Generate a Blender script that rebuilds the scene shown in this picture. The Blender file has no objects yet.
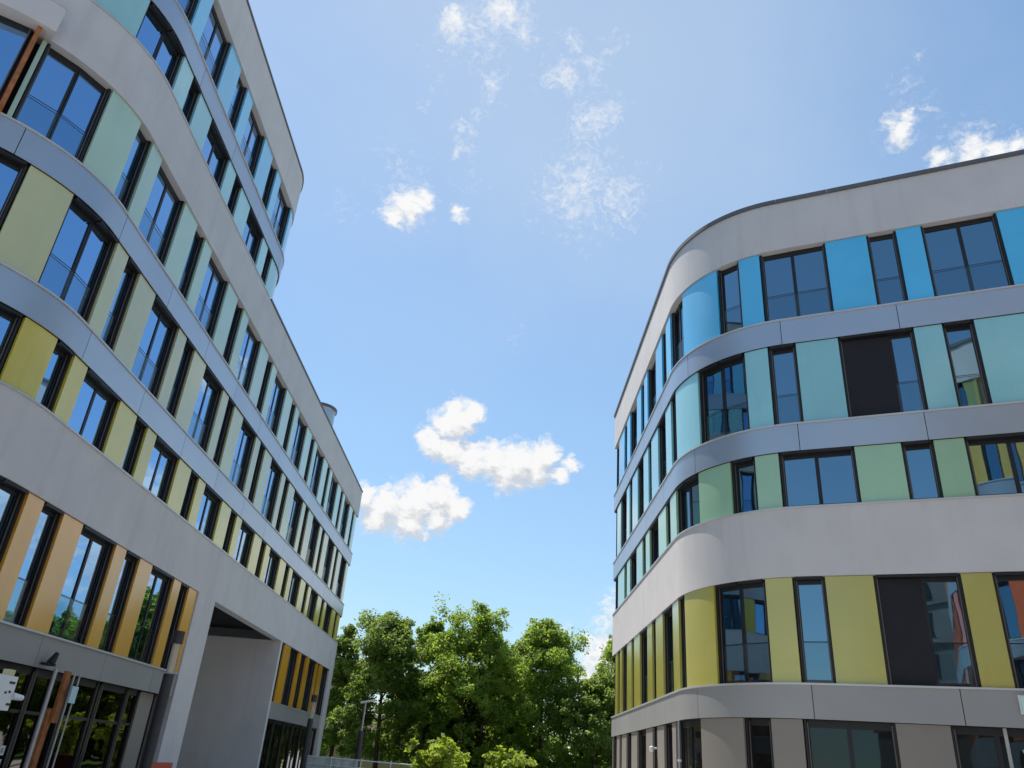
import bpy, bmesh, math, random
import numpy as np
from mathutils import Vector, Matrix
R = math.radians
scene = bpy.context.scene
COL = scene.collection
random.seed(7)
rng = np.random.default_rng(11)

# ------------------------------------------------------------------ camera
F_PX, PITCH, ROLL, CAM_Z = 771.956, 0.460918, 0.078004, 1.7
cr = np.array([math.cos(ROLL), -math.sin(ROLL)*math.sin(PITCH), math.sin(ROLL)*math.cos(PITCH)])
cu = np.array([-math.sin(ROLL), -math.cos(ROLL)*math.sin(PITCH), math.cos(ROLL)*math.cos(PITCH)])
cf = np.array([0.0, math.cos(PITCH), math.sin(PITCH)])
cam_d = bpy.data.cameras.new('camera')
cam = bpy.data.objects.new('camera', cam_d)
COL.objects.link(cam)
cam_d.sensor_width = 36
cam_d.sensor_fit = 'HORIZONTAL'
cam_d.lens = 36*F_PX/1024
cam_d.clip_end = 3000
M = Matrix((tuple(cr)+(0,), tuple(cu)+(0,), tuple(-cf)+(0,), (0, 0, 0, 1))).transposed()
M = Matrix(((cr[0], cu[0], -cf[0], 0), (cr[1], cu[1], -cf[1], 0), (cr[2], cu[2], -cf[2], CAM_Z), (0, 0, 0, 1)))
cam.matrix_world = M
scene.camera = cam

def sky_dir(x, y):
    v = (x-512)/F_PX*cr + (384-y)/F_PX*cu + cf
    return v/np.linalg.norm(v)

# ------------------------------------------------------------------ materials
def new_mat(name):
    m = bpy.data.materials.new(name)
    m.use_nodes = True
    nt = m.node_tree
    b = nt.nodes['Principled BSDF']
    return m, nt, b

def N(nt, t, **kw):
    n = nt.nodes.new(t)
    for k, v in kw.items():
        setattr(n, k, v)
    return n

def mixcol(nt, fac, a, b):
    n = N(nt, 'ShaderNodeMix', data_type='RGBA')
    for sock, v in ((n.inputs[0], fac), (n.inputs[6], a), (n.inputs[7], b)):
        if hasattr(v, 'links') or hasattr(v, 'is_output'):
            nt.links.new(v, sock)
        elif isinstance(v, (int, float)):
            sock.default_value = v
        else:
            sock.default_value = (*v, 1) if len(v) == 3 else v
    return n.outputs[2]

def noise(nt, scale, detail=4, rough=.55, vec=None, stretch=None):
    n = N(nt, 'ShaderNodeTexNoise')
    n.inputs['Scale'].default_value = scale
    n.inputs['Detail'].default_value = detail
    n.inputs['Roughness'].default_value = rough
    g = N(nt, 'ShaderNodeNewGeometry')
    v = g.outputs['Position']
    if stretch:
        mp = N(nt, 'ShaderNodeMapping')
        mp.inputs['Scale'].default_value = stretch
        nt.links.new(v, mp.inputs[0]); v = mp.outputs[0]
    nt.links.new(v, n.inputs['Vector'])
    return n

def ramp(nt, src, lo, hi, a=0., b=1.):
    n = N(nt, 'ShaderNodeMapRange')
    n.inputs[1].default_value = lo; n.inputs[2].default_value = hi
    n.inputs[3].default_value = a; n.inputs[4].default_value = b
    nt.links.new(src, n.inputs[0])
    return n.outputs[0]

def bump(nt, b, src, strength, dist):
    n = N(nt, 'ShaderNodeBump')
    n.inputs['Strength'].default_value = strength
    n.inputs['Distance'].default_value = dist
    nt.links.new(src, n.inputs['Height'])
    nt.links.new(n.outputs[0], b.inputs['Normal'])

def surf(name, col, var=.08, rough=.5, spec=.5, metal=0., nscale=1.2, bumpy=0., bscale=60, stain=0., objvar=0.):
    m, nt, b = new_mat(name)
    n1 = noise(nt, nscale, 5)
    dark = tuple(c*(1-var) for c in col); light = tuple(min(1, c*(1+var)) for c in col)
    c = mixcol(nt, ramp(nt, n1.outputs[0], .3, .7), dark, light)
    if stain:
        n2 = noise(nt, 1.0, 6, .6, stretch=(2.6, 2.6, .22))
        c = mixcol(nt, ramp(nt, n2.outputs[0], .52, .75, 0, stain), c, tuple(x*.55 for x in col))
    if objvar:
        oi = N(nt, 'ShaderNodeObjectInfo')
        hs = N(nt, 'ShaderNodeHueSaturation')
        nt.links.new(ramp(nt, oi.outputs['Random'], 0, 1, 1-objvar, 1+objvar), hs.inputs['Value'])
        nt.links.new(c, hs.inputs['Color']); c = hs.outputs[0]
    nt.links.new(c, b.inputs['Base Color'])
    b.inputs['Roughness'].default_value = rough
    b.inputs['Specular IOR Level'].default_value = spec
    b.inputs['Metallic'].default_value = metal
    if bumpy:
        bump(nt, b, noise(nt, bscale, 3).outputs[0], bumpy, .01)
    return m

MAT = {}
MAT['plaster'] = surf('plaster', (.60, .57, .56), .05, .9, .2, nscale=.7, bumpy=.35, bscale=45, stain=.2)
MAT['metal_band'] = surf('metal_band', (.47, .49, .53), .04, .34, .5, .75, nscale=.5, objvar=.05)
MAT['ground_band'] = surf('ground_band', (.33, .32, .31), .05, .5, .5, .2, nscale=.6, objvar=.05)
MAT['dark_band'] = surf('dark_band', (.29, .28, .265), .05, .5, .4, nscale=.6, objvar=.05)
MAT['sill'] = surf('sill', (.55, .55, .55), .05, .35, .5, .3)
MAT['coping'] = surf('coping', (.10, .10, .105), .1, .45, .5, objvar=.12)
MAT['frame'] = surf('frame', (.016, .016, .018), .1, .45, .4)
MAT['rail'] = surf('rail', (.16, .13, .11), .1, .4, .5, .4)
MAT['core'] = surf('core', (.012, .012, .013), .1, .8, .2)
MAT['screen'] = surf('screen', (.018, .018, .022), .1, .75, .3)
MAT['roof'] = surf('roof', (.3, .3, .3), .2, .9, .2)
MAT['grey_panel'] = surf('grey_panel', (.25, .22, .19), .05, .55, .4, nscale=.8, objvar=.04)
PANEL = {  # mint, turquoise and sky paled in colour to hold part of the lens haze
    'blue_panel': (.05, .46, .78), 'teal_panel': (.25, .58, .62), 'green_panel': (.31, .52, .31),
    'yellow_panel': (.46, .41, .065), 'gold_panel': (.74, .34, .008), 'mustard_panel': (.64, .52, .05),
    'khaki_panel': (.52, .51, .24), 'mint_panel': (.42, .58, .42), 'turquoise_panel': (.32, .60, .60),
    'sky_panel': (.17, .55, .80), 'orange_panel': (.70, .25, .03), 'red_panel': (.70, .12, .02), 'amber_panel': (.65, .40, .04)}
for k, c in PANEL.items():
    MAT[k] = surf(k, c, .06, .42, .75, nscale=.7, bumpy=.05, bscale=1.6, stain=.14, objvar=.08)
    _b = MAT[k].node_tree.nodes['Principled BSDF']; _b.inputs['Coat Weight'].default_value = 1; _b.inputs['Coat Roughness'].default_value = .14; _b.inputs['Coat IOR'].default_value = 1.65

def glass_mat(name, base, ior=1.75, wob=.14):
    m, nt, b = new_mat(name)
    oi = N(nt, 'ShaderNodeObjectInfo')
    c = mixcol(nt, oi.outputs['Random'], tuple(x*.4 for x in base), base)
    nt.links.new(c, b.inputs['Base Color'])
    b.inputs['Roughness'].default_value = .015
    b.inputs['IOR'].default_value = ior
    b.inputs['Specular Tint'].default_value = (.50, .80, 1, 1)
    b.inputs['Specular IOR Level'].default_value = .5
    bump(nt, b, noise(nt, 1.1, 1, .3).outputs[0], wob, .02)
    return m
MAT['glass'] = glass_mat('glass', (.008, .016, .028), 4.1)
m, nt, b = new_mat('mirror_glass')                      # solar control glazing of the passage building
oi = N(nt, 'ShaderNodeObjectInfo')
nt.links.new(mixcol(nt, oi.outputs['Random'], (.25, .45, .70), (.31, .51, .76)), b.inputs['Base Color'])
b.inputs['Metallic'].default_value = 1; b.inputs['Roughness'].default_value = .015
bump(nt, b, noise(nt, 1.1, 1, .3).outputs[0], .16, .02)
MAT['mirror_glass'] = m
m, nt, b = new_mat('shop_mirror')
b.inputs['Base Color'].default_value = (.15, .135, .125, 1); b.inputs['Metallic'].default_value = 1; b.inputs['Roughness'].default_value = .02
bump(nt, b, noise(nt, 1.1, 1, .3).outputs[0], .25, .03)
MAT['shop_mirror'] = m
MAT['shop_glass'] = glass_mat('shop_glass', (.02, .018, .016), 1.6)
m, nt, b = new_mat('guard_glass')
out = nt.nodes['Material Output']
tr = N(nt, 'ShaderNodeBsdfTransparent'); tr.inputs[0].default_value = (.9, .94, .95, 1)
gl = N(nt, 'ShaderNodeBsdfGlossy'); gl.inputs['Roughness'].default_value = .02
lw = N(nt, 'ShaderNodeLayerWeight'); pw = N(nt, 'ShaderNodeMath', operation='POWER'); nt.links.new(lw.outputs['Facing'], pw.inputs[0]); pw.inputs[1].default_value = 4.5
fr = N(nt, 'ShaderNodeMath', operation='MULTIPLY_ADD'); nt.links.new(pw.outputs[0], fr.inputs[0]); fr.inputs[1].default_value = .35; fr.inputs[2].default_value = .04
mx = N(nt, 'ShaderNodeMixShader')
nt.links.new(fr.outputs[0], mx.inputs[0]); nt.links.new(tr.outputs[0], mx.inputs[1]); nt.links.new(gl.outputs[0], mx.inputs[2])
nt.links.new(mx.outputs[0], out.inputs[0])
MAT['guard'] = m
MAT['white_paint'] = surf('white_paint', (.75, .75, .74), .04, .4, .5, nscale=3)
MAT['pipe_grey'] = surf('pipe_grey', (.45, .43, .40), .1, .5, .4, nscale=4)
MAT['steel'] = surf('steel', (.35, .34, .36), .1, .35, .5, .6, nscale=4)
MAT['steel_dark'] = surf('steel_dark', (.03, .028, .026), .15, .4, .5, .3, nscale=3)
MAT['post_dark'] = surf('post_dark', (.045, .042, .045), .15, .5, .4, nscale=3)
m, nt, b = new_mat('lamp_glass')
b.inputs['Base Color'].default_value = (.7, .72, .68, 1); b.inputs['Roughness'].default_value = .15
tr = N(nt, 'ShaderNodeBsdfTransparent'); mx = N(nt, 'ShaderNodeMixShader'); mx.inputs[0].default_value = .65
nt.links.new(b.outputs[0], mx.inputs[1]); nt.links.new(tr.outputs[0], mx.inputs[2]); nt.links.new(mx.outputs[0], nt.nodes['Material Output'].inputs[0])
MAT['lamp_glass'] = m
MAT['timber'] = surf('timber', (.36, .13, .045), .3, .7, .3, nscale=6, bumpy=.1)
MAT['red_plastic'] = surf('red_plastic', (.50, .06, .03), .1, .45, .4, nscale=5)
MAT['label_blue'] = surf('label_blue', (.45, .62, .68), .05, .5, .4)
MAT['black'] = surf('black', (.012, .012, .012), .1, .5, .4)
MAT['sign_green'] = surf('sign_green', (.55, .72, .66), .05, .4, .4)
MAT['cream'] = surf('cream', (.62, .55, .30), .1, .8, .2)
MAT['bark'] = surf('bark', (.055, .042, .03), .4, .9, .2, nscale=5, bumpy=.6, bscale=12)
MAT['ground'] = surf('ground', (.38, .37, .35), .12, .9, .2, nscale=.6, bumpy=.2, bscale=20)
MAT['paving'] = surf('paving', (.45, .44, .41), .1, .85, .2, nscale=2, bumpy=.2, bscale=30)
MAT['lawn'] = surf('lawn', (.06, .10, .025), .4, .95, .1, nscale=1.5, bumpy=.5, bscale=15)
MAT['house_wall'] = surf('house_wall', (.36, .27, .12), .1, .9, .2, stain=.2)
MAT['tiles'] = surf('tiles', (.07, .045, .035), .25, .8, .2, nscale=3, bumpy=.4, bscale=8)
MAT['concrete'] = surf('concrete', (.13, .128, .125), .1, .85, .2, nscale=1, stain=.2)
MAT['netting'] = surf('netting', (.52, .58, .54), .25, .7, .3, nscale=2.5)

def leaf_mat(name, c1, c2, tr_c, tfac=.42):
    m, nt, b = new_mat(name)
    out = nt.nodes['Material Output']
    n1 = noise(nt, .9, 3)
    at = N(nt, 'ShaderNodeAttribute'); at.attribute_name = 'tint'
    f = N(nt, 'ShaderNodeMath', operation='MULTIPLY_ADD')
    nt.links.new(at.outputs['Fac'], f.inputs[0]); f.inputs[1].default_value = .6
    nt.links.new(ramp(nt, n1.outputs[0], .3, .7, 0, .4), f.inputs[2])
    c = mixcol(nt, f.outputs[0], c1, c2)
    nt.links.new(c, b.inputs['Base Color'])
    b.inputs['Roughness'].default_value = .5
    b.inputs['Specular IOR Level'].default_value = .35
    tl = N(nt, 'ShaderNodeBsdfTranslucent')
    tcol = mixcol(nt, f.outputs[0], tuple(x*.6 for x in tr_c), tr_c)
    nt.links.new(tcol, tl.inputs[0])
    mx = N(nt, 'ShaderNodeMixShader'); mx.inputs[0].default_value = tfac
    nt.links.new(b.outputs[0], mx.inputs[1]); nt.links.new(tl.outputs[0], mx.inputs[2])
    nt.links.new(mx.outputs[0], out.inputs[0])
    return m
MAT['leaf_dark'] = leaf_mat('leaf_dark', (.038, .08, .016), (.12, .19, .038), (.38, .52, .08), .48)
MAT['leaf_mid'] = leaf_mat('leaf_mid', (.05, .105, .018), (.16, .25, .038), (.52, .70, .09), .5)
MAT['leaf_lime'] = leaf_mat('leaf_lime', (.11, .18, .02), (.21, .29, .03), (.50, .62, .05), .5)
MAT['leaf_ivy'] = leaf_mat('leaf_ivy', (.016, .035, .01), (.03, .06, .014), (.06, .10, .02), .25)

# ------------------------------------------------------------------ mesh helpers
class MB:
    def __init__(s): s.v = []; s.f = []
    def quad_box(s, P8):
        i = len(s.v); s.v += [tuple(p) for p in P8]
        s.f += [tuple(i+k for k in q) for q in ((0,3,2,1),(4,5,6,7),(0,1,5,4),(1,2,6,5),(2,3,7,6),(3,0,4,7))]
    def box(s, x0, x1, y0, y1, z0, z1):
        s.quad_box([(x0,y0,z0),(x1,y0,z0),(x1,y1,z0),(x0,y1,z0),(x0,y0,z1),(x1,y0,z1),(x1,y1,z1),(x0,y1,z1)])
    def lbox(s, fr, u0, u1, d0, d1, z0, z1):
        o, u, n = fr
        def p(a, d, z): return (o[0]+u[0]*a+n[0]*d, o[1]+u[1]*a+n[1]*d, z)
        s.quad_box([p(u0,d1,z0),p(u1,d1,z0),p(u1,d0,z0),p(u0,d0,z0),p(u0,d1,z1),p(u1,d1,z1),p(u1,d0,z1),p(u0,d0,z1)])
    def tube(s, p0, p1, r0, r1=None, k=10, cap=True):
        r1 = r0 if r1 is None else r1
        p0 = Vector(p0); p1 = Vector(p1); d = (p1-p0).normalized()
        a = d.orthogonal().normalized(); b2 = d.cross(a)
        i = len(s.v)
        for p, r in ((p0, r0), (p1, r1)):
            for j in range(k):
                t = 2*math.pi*j/k
                s.v.append(tuple(p + a*math.cos(t)*r + b2*math.sin(t)*r))
        for j in range(k):
            s.f.append((i+j, i+(j+1) % k, i+k+(j+1) % k, i+k+j))
        if cap:
            s.f.append(tuple(i+j for j in reversed(range(k)))); s.f.append(tuple(i+k+j for j in range(k)))
    def lathe(s, c, prof, k=24):
        i = len(s.v); n = len(prof)
        for (r, z) in prof:
            for j in range(k):
                t = 2*math.pi*j/k
                s.v.append((c[0]+r*math.cos(t), c[1]+r*math.sin(t), c[2]+z))
        for a in range(n-1):
            for j in range(k):
                s.f.append((i+a*k+j, i+a*k+(j+1) % k, i+(a+1)*k+(j+1) % k, i+(a+1)*k+j))
        s.f.append(tuple(i+j for j in reversed(range(k)))); s.f.append(tuple(i+(n-1)*k+j for j in range(k)))
    def build(s, name, mat, parent=None, smooth=True, angle=30):
        me = bpy.data.meshes.new(name)
        me.from_pydata(s.v, [], s.f)
        me.materials.append(MAT[mat])
        if smooth:
            me.shade_smooth()
            me.set_sharp_from_angle(angle=R(angle))
        me.update()
        o = bpy.data.objects.new(name, me)
        COL.objects.link(o)
        if parent is not None:
            o.parent = parent
            o.matrix_parent_inverse = parent.matrix_basis.inverted()
        return o

def tag(o, label=None, cat=None, group=None, kind=None):
    if label: o['label'] = label
    if cat: o['category'] = cat
    if group: o['group'] = group
    if kind: o['kind'] = kind
    return o

def thing(name, label, cat, loc, group=None):
    o = bpy.data.objects.new(name, None)
    o.location = loc
    o.empty_display_size = .3
    COL.objects.link(o)
    return tag(o, label, cat, group)

# ------------------------------------------------------------------ facade paths (plan curves, outward normal on the right of travel)
class Path:
    def __init__(s, pts, radii, zero):
        """pts: polyline; radii for the inner corners; zero: index of the corner whose arc middle is s = 0"""
        s.seg = []; pts = [Vector(p) for p in pts]
        cur = pts[0]; L = 0; mid = 0
        for i in range(1, len(pts)):
            d = (pts[i]-pts[i-1]).normalized()
            if i < len(pts)-1:
                e = (pts[i+1]-pts[i]).normalized()
                turn = d.angle(e); r = radii[i-1]; t = r*math.tan(turn/2)
                end = pts[i]-d*t
            else:
                end = pts[i]; turn = 0
            l = (end-cur).length
            s.seg.append(('L', L, L+l, cur, d)); L += l
            if turn:
                O = end + Vector((-d.y, d.x))*r
                s.seg.append(('A', L, L+r*turn, O, r, math.atan2(-d.x, d.y)))
                if i == zero: mid = L+r*turn/2
                L += r*turn; cur = pts[i]+e*t
        s.off = mid; s.s0 = -mid; s.s1 = L-mid
    def find(s, q):
        q += s.off
        for g in s.seg:
            if q <= g[2]+1e-9: return g, q-g[1]
        return s.seg[-1], q-s.seg[-1][1]
    def at(s, q, o=0.):
        g, a = s.find(q)
        if g[0] == 'L':
            n = Vector((g[4].y, -g[4].x)); p = g[3]+g[4]*a
        else:
            t = g[5]+a/g[4]; n = Vector((math.cos(t), math.sin(t))); p = g[3]+n*g[4]
        return p+n*o, n
    def samples(s, a, b):
        out = [a, b]
        for g in s.seg:
            l, h = g[1]-s.off, g[2]-s.off
            for e in (l, h):
                if a+1e-4 < e < b-1e-4: out.append(e)
            if g[0] == 'A':
                n = max(2, int((h-l)/.16))
                out += [l+(h-l)*k/n for k in range(n+1) if a+.02 < l+(h-l)*k/n < b-.02]
        out = sorted(out); res = [out[0]]
        for q in out[1:]:
            if q-res[-1] > 1e-3: res.append(q)
        return res

def strip(mb, P, a, b, z0, z1, o1, o0):
    ss = P.samples(a, b); i = len(mb.v)
    for q in ss:
        p, n = P.at(q, o1); r, _ = P.at(q, o0)
        mb.v += [(p.x, p.y, z0), (p.x, p.y, z1), (r.x, r.y, z1), (r.x, r.y, z0)]
    for k in range(len(ss)-1):
        j = i+4*k
        for e in range(4):
            f = (e+1) % 4
            mb.f.append((j+e, j+f, j+4+f, j+4+e)[::-1])
    mb.f.append((i, i+1, i+2, i+3)); j = i+4*(len(ss)-1); mb.f.append((j+3, j+2, j+1, j))

def frame_of(P, a, b, o):
    A, _ = P.at(a, o); B, _ = P.at(b, o)
    u = (B-A); L = u.length; u = u/L
    return (A, u, Vector((u.y, -u.x))), L

def band(P, parent, name, a, b, z0, z1, mat, seams=None, o=0., thick=.40):
    """a spandrel band; seams = list of joint positions, leaving 14 mm gaps backed by dark"""
    if not seams:
        mb = MB(); strip(mb, P, a, b, z0, z1, o, -thick); return mb.build(name, mat, parent)
    cuts = [a]+[q for q in seams if a < q < b]+[b]
    mb = MB(); strip(mb, P, a, b, z0+.004, z1-.004, o-.03, -thick)
    back = mb.build(name, 'core', parent)
    for c0, c1 in zip(cuts[:-1], cuts[1:]):
        mb = MB()
        strip(mb, P, c0+(.009 if c0 != a else 0), c1-(.009 if c1 != b else 0), z0, z1, o, o-.026)
        mb.build('cladding_sheet', mat, back)
    return back

def window(P, parent, a, b, z0, z1, double=None, guard=False, screens=(), recess=.34, reveal=.12, lining=True, glass='glass', split=None):
    if double is None: double = (b-a) > 1.3
    cuts = [a, split if split else (a+b)/2, b] if double else [a, b]
    mb = MB(); rails = []; panes = []
    for k in range(len(cuts)-1):
        fr, L = frame_of(P, cuts[k], cuts[k+1], -recess)
        first, last = k == 0, k == len(cuts)-2
        w = .05
        if first: mb.lbox(fr, 0, w, .002, recess-reveal+.001, z0, z1)              # jamb casings
        if last: mb.lbox(fr, L-w, L, .002, recess-reveal+.001, z0, z1)
        sl, sr = (w if first else 0), (w if last else 0)
        bw = .05
        mb.lbox(fr, sl, sl+bw, 0, .075, z0+.06, z1-.10)                            # sash
        mb.lbox(fr, L-sr-bw, L-sr, 0, .075, z0+.06, z1-.10)
        mb.lbox(fr, sl, L-sr, -.003, .078, z0, z0+.10)
        mb.lbox(fr, sl, L-sr, -.003, .078, z1-.17, z1)
        if lining: mb.lbox(fr, sl, L-sr, .08, recess-.03, z1-.07, z1-.004)         # blind box under the band
        if last: rails.append((fr, L-w-.035, L-w-.012))                            # blind guide rails
        if first: rails.append((fr, w+.012, w+.035))
        panes.append((fr, sl+bw, L-sr-bw))
    w = mb.build('window', 'frame', parent, smooth=False)
    for j, (fr, u0, u1) in enumerate(panes):
        mb = MB()
        ph = random.uniform(-.007, .007)
        o, u, n = fr
        i = 0
        zz0, zz1 = z0+.10, z1-.17
        def p(c, d, z): return (o[0]+u[0]*c+n[0]*d, o[1]+u[1]*c+n[1]*d, z)
        ph2 = random.uniform(-.009, .009)
        mb.quad_box([p(u0,.05+ph,zz0),p(u1,.05-ph,zz0),p(u1,.012,zz0),p(u0,.012,zz0),
                     p(u0,.05+ph+ph2,zz1),p(u1,.05-ph+ph2,zz1),p(u1,.012,zz1),p(u0,.012,zz1)])
        mb.build('pane', glass, w, smooth=False)
        if j in screens:
            mb = MB(); mb.lbox(fr, u0-.03, u1+.03, .105, .115, z0+.02, z1-.09)
            mb.build('sun_screen', 'screen', w, smooth=False)
    for (fr, u0, u1) in rails:
        mb = MB(); mb.lbox(fr, u0, u1, .11, .135, z0+.01, z1-.07); mb.build('guide_rail', 'rail', w, smooth=False)
    if guard:
        mb = MB(); top = MB()
        for k in range(len(cuts)-1):
            fr, L = frame_of(P, cuts[k], cuts[k+1], -recess)
            l = .07 if k == 0 else 0; r = .07 if k == len(cuts)-2 else 0
            mb.lbox(fr, l, L-r, .088, .098, z0+.03, z0+1.0)
            top.lbox(fr, l, L-r, .086, .100, z0+1.0, z0+1.013)
        mb.build('glass_guard', 'guard', w, smooth=False)
        top.build('guard_rail', 'frame', w, smooth=False)
    return w

def panel(P, parent, name, a, b, z0, z1, o=-.05, back=-.12):
    mb = MB(); strip(mb, P, a+.008, b-.008, z0, z1-.012, o, back)
    return mb.build(name, name, parent)

def row(P, parent, name, wins, z0, z1, a, b, guard, skip=(), **kw):
    """coloured panels between the windows of a storey"""
    q = a
    for w in wins:
        w0, w1 = w[0], w[1]
        if w0-q > .1: panel(P, parent, name, q, w0, z0+.045, z1)
        opt = dict(kw); opt.update(w[2] if len(w) > 2 else {})
        window(P, parent, w0, w1, z0+.045, z1, guard=guard, **opt)
        q = w1
    if b-q > .1: panel(P, parent, name, q, b, z0+.045, z1)

def sill(P, parent, a, b, z, o=.035, h=.045):
    mb = MB(); strip(mb, P, a, b, z, z+h, o, -.34)
    return mb.build('sill', 'sill', parent)

def coping(P, parent, a, b, z, h=.10, o=.05, depth=.45, step=1.6):
    mb = MB()
    n = max(1, round((b-a)/step))
    for k in range(n):
        strip(mb, P, a+(b-a)*k/n+(.004 if k else 0), a+(b-a)*(k+1)/n-.004, z, z+h, o, -depth)
    return mb.build('coping', 'coping', parent)

def cover(parent, name, pts, z0, z1, mat):
    bm = bmesh.new()
    vs = [bm.verts.new((p[0], p[1], z0)) for p in pts]; f = bm.faces.new(vs)
    r = bmesh.ops.extrude_face_region(bm, geom=[f])
    bmesh.ops.translate(bm, vec=(0, 0, z1-z0), verts=[e for e in r['geom'] if isinstance(e, bmesh.types.BMVert)])
    bmesh.ops.recalc_face_normals(bm, faces=bm.faces)
    me = bpy.data.meshes.new(name); bm.to_mesh(me); bm.free()
    me.materials.append(MAT[mat])
    o = bpy.data.objects.new(name, me); COL.objects.link(o)
    o.parent = parent; o.matrix_parent_inverse = parent.matrix_basis.inverted()
    return o

def outline(P, a, b, o):
    return [tuple(P.at(q, o)[0]) for q in P.samples(a, b)]

def doubles(d0, order, a, b, period=4.46, dw=1.92):
    """the repeating double / single window rhythm; order A: narrow panel after the single, B: before it"""
    out = []
    k0 = math.floor((a-d0)/period)-1
    for k in range(k0, k0+14):
        x = d0+k*period
        s = x+dw+(1.09 if order == 'A' else .65)
        for w in ((x, x+dw), (s, s+.78)):
            if w[0] >= a-.01 and w[1] <= b+.01: out.append(w)
    return out

# ------------------------------------------------------------------ LEFT BUILDING
CL = Vector((-10.7124, 11.7004)); daL = Vector((.0127218, .9999191)); dbL = Vector((-.987571, .157174))
rL = 4.31177; tL = 4.98766; aL = 7.39858/2
END = 40.86
EL = CL+daL*(END-aL+tL)
P_low = Path([CL+dbL*13, CL, EL], [rL], 1)
UP_T = 14.95; UP_R = 3.2
CU = CL+daL*(UP_T-aL+tL+UP_R)
P_up = Path([CL+dbL*13, CL, CU, CU+Vector((-11, .2))], [rL, UP_R], 1)
ZL = {k: v+CAM_Z for k, v in dict(B1b=1.35, B1t=2.05, W2b=4.83, W2t=6.61, b32=8.29, t32=9.08, b43=11.75, t43=12.54,
                                  W5b=15.19, W5t=17.05, b65=18.68, t65=19.50, P6b=21.94, P6t=24.03).items()}
LB = thing('office_building', 'tall office building with gold to pale blue panels and an open passage at its foot',
           'building', (CL.x, CL.y, 0))
L0 = -7.5
PA0, PA1 = 17.02, 27.14          # the passage
UE = P_up.s1-.3
# bands
seamsL = [L0+1.2+k*3.35 for k in range(16)]
band(P_low, LB, 'plaster_band', L0, END, ZL['W2b'], ZL['W2t'], 'plaster')
band(P_low, LB, 'spandrel_band', L0, END, ZL['b32'], ZL['t32'], 'metal_band', [q+.45 for q in seamsL])
band(P_low, LB, 'spandrel_band', L0, END, ZL['b43'], ZL['t43'], 'metal_band', [q+.2 for q in seamsL])
band(P_low, LB, 'plaster_band', L0, END, ZL['W5b'], ZL['W5t'], 'plaster')
band(P_up, LB, 'spandrel_band', L0, UE, ZL['b65'], ZL['t65'], 'metal_band', [q+1.4 for q in seamsL])
band(P_up, LB, 'parapet', L0, UE, ZL['P6b'], ZL['P6t'], 'plaster')
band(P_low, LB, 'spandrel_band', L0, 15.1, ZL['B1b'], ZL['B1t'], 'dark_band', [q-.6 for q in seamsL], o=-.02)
for P, e, k in ((P_low, END, 'W2t'), (P_low, END, 't32'), (P_low, END, 't43'), (P_up, UE, 't65'), (P_low, 15.1, 'B1t')):
    sill(P, LB, L0, e, ZL[k])
sill(P_up, LB, L0, 14.9, ZL['W5t'])
coping(P_up, LB, L0, UE, ZL['P6t'], .09, .045)
coping(P_low, LB, 15.2, END, ZL['W5t']+.002, .09, .045)
# dark core walls behind the windows, roofs
mb = MB(); strip(mb, P_low, L0, PA0-.02, 0, ZL['W5t']-.3, -.365, -.7); strip(mb, P_low, PA1+.02, END-.3, 0, ZL['W2b'], -.365, -.7)
strip(mb, P_low, PA0-.02, END-.3, ZL['W2b']+.5, ZL['W5t']-.3, -.365, -.7); strip(mb, P_up, L0, UE, ZL['W5t']-.3, ZL['P6t']-.2, -.365, -.7)
mb.build('core_wall', 'core', LB)
inn = P_low.at(END, 0)[0]
back = [(-26, inn.y), (-26, P_low.at(L0, 0)[0].y)]
cover(LB, 'roof', outline(P_low, L0, END, -.39)+back, ZL['W5t']-.45, ZL['W5t']-.25, 'roof')
cover(LB, 'roof', outline(P_up, L0, UE, -.39)+[(-24, P_low.at(L0, 0)[0].y)], ZL['P6t']-.45, ZL['P6t']-.25, 'roof')
mb = MB(); mb.box(-26.3, -26, back[1][1], 27.5, 0, ZL['W5t']-.3); mb.box(-26.3, -26, 27.5, 40, ZL['W2b'], ZL['W5t']-.3); mb.box(-26.3, -26, 40, inn.y, 0, ZL['W5t']-.3)
mb.build('rear_wall', 'plaster', LB)
# end wall on the far side, sharp corner
mb = MB(); mb.box(-26, inn.x-.40, inn.y-.35, inn.y, 0, ZL['W5t']); mb.build('end_wall', 'plaster', LB)
# storeys
r2 = doubles(4.64, 'A', .2, END); r3 = doubles(2.13, 'B', .9, END); r4 = doubles(4.66, 'A', .2, END)
r2 = [(.22, 2.17)]+[w for w in r2 if w[0] > 2.5]
r3 = [(-.95, .99)]+[w for w in r3 if w[0] > 1.5]
r4 = [(.27, 2.04)]+[w for w in r4 if w[0] > 2.5]
def tail(ws, e): return [w for w in ws if w[1] < e-.35]+[(e-.33, e)]
lowkw = dict(recess=.31, glass='mirror_glass')
for nm, ws, z0, z1, g, lin in (('mustard_panel', r2, 'W2t', 'b32', False, True), ('khaki_panel', r3, 't32', 'b43', True, True),
                               ('mint_panel', r4, 't43', 'W5b', True, False)):
    st = {'mint_panel': .15}.get(nm, -4.2)
    row(P_low, LB, nm, tail(ws, END-.05), ZL[z0], ZL[z1], st, END-.05, g, lining=lin, **lowkw)
r5 = [(2.05, 3.98), (4.75, 5.42), (6.52, 8.46), (9.22, 9.93), (11.04, 12.95), (13.68, 14.37), (15.72, 17.5)]
row(P_up, LB, 'turquoise_panel', r5, ZL['W5t'], ZL['b65'], -2.2, 18.4, False, **lowkw)
r6 = [(1.84, 3.75), (4.41, 6.26), (7.35, 8.24), (8.88, 10.72), (11.83, 12.62), (13.22, 15.14), (17.6, 18.6)]
row(P_up, LB, 'sky_panel', r6, ZL['t65'], ZL['P6b'], -.2, 19.4, True, lining=False, **lowkw)
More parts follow.
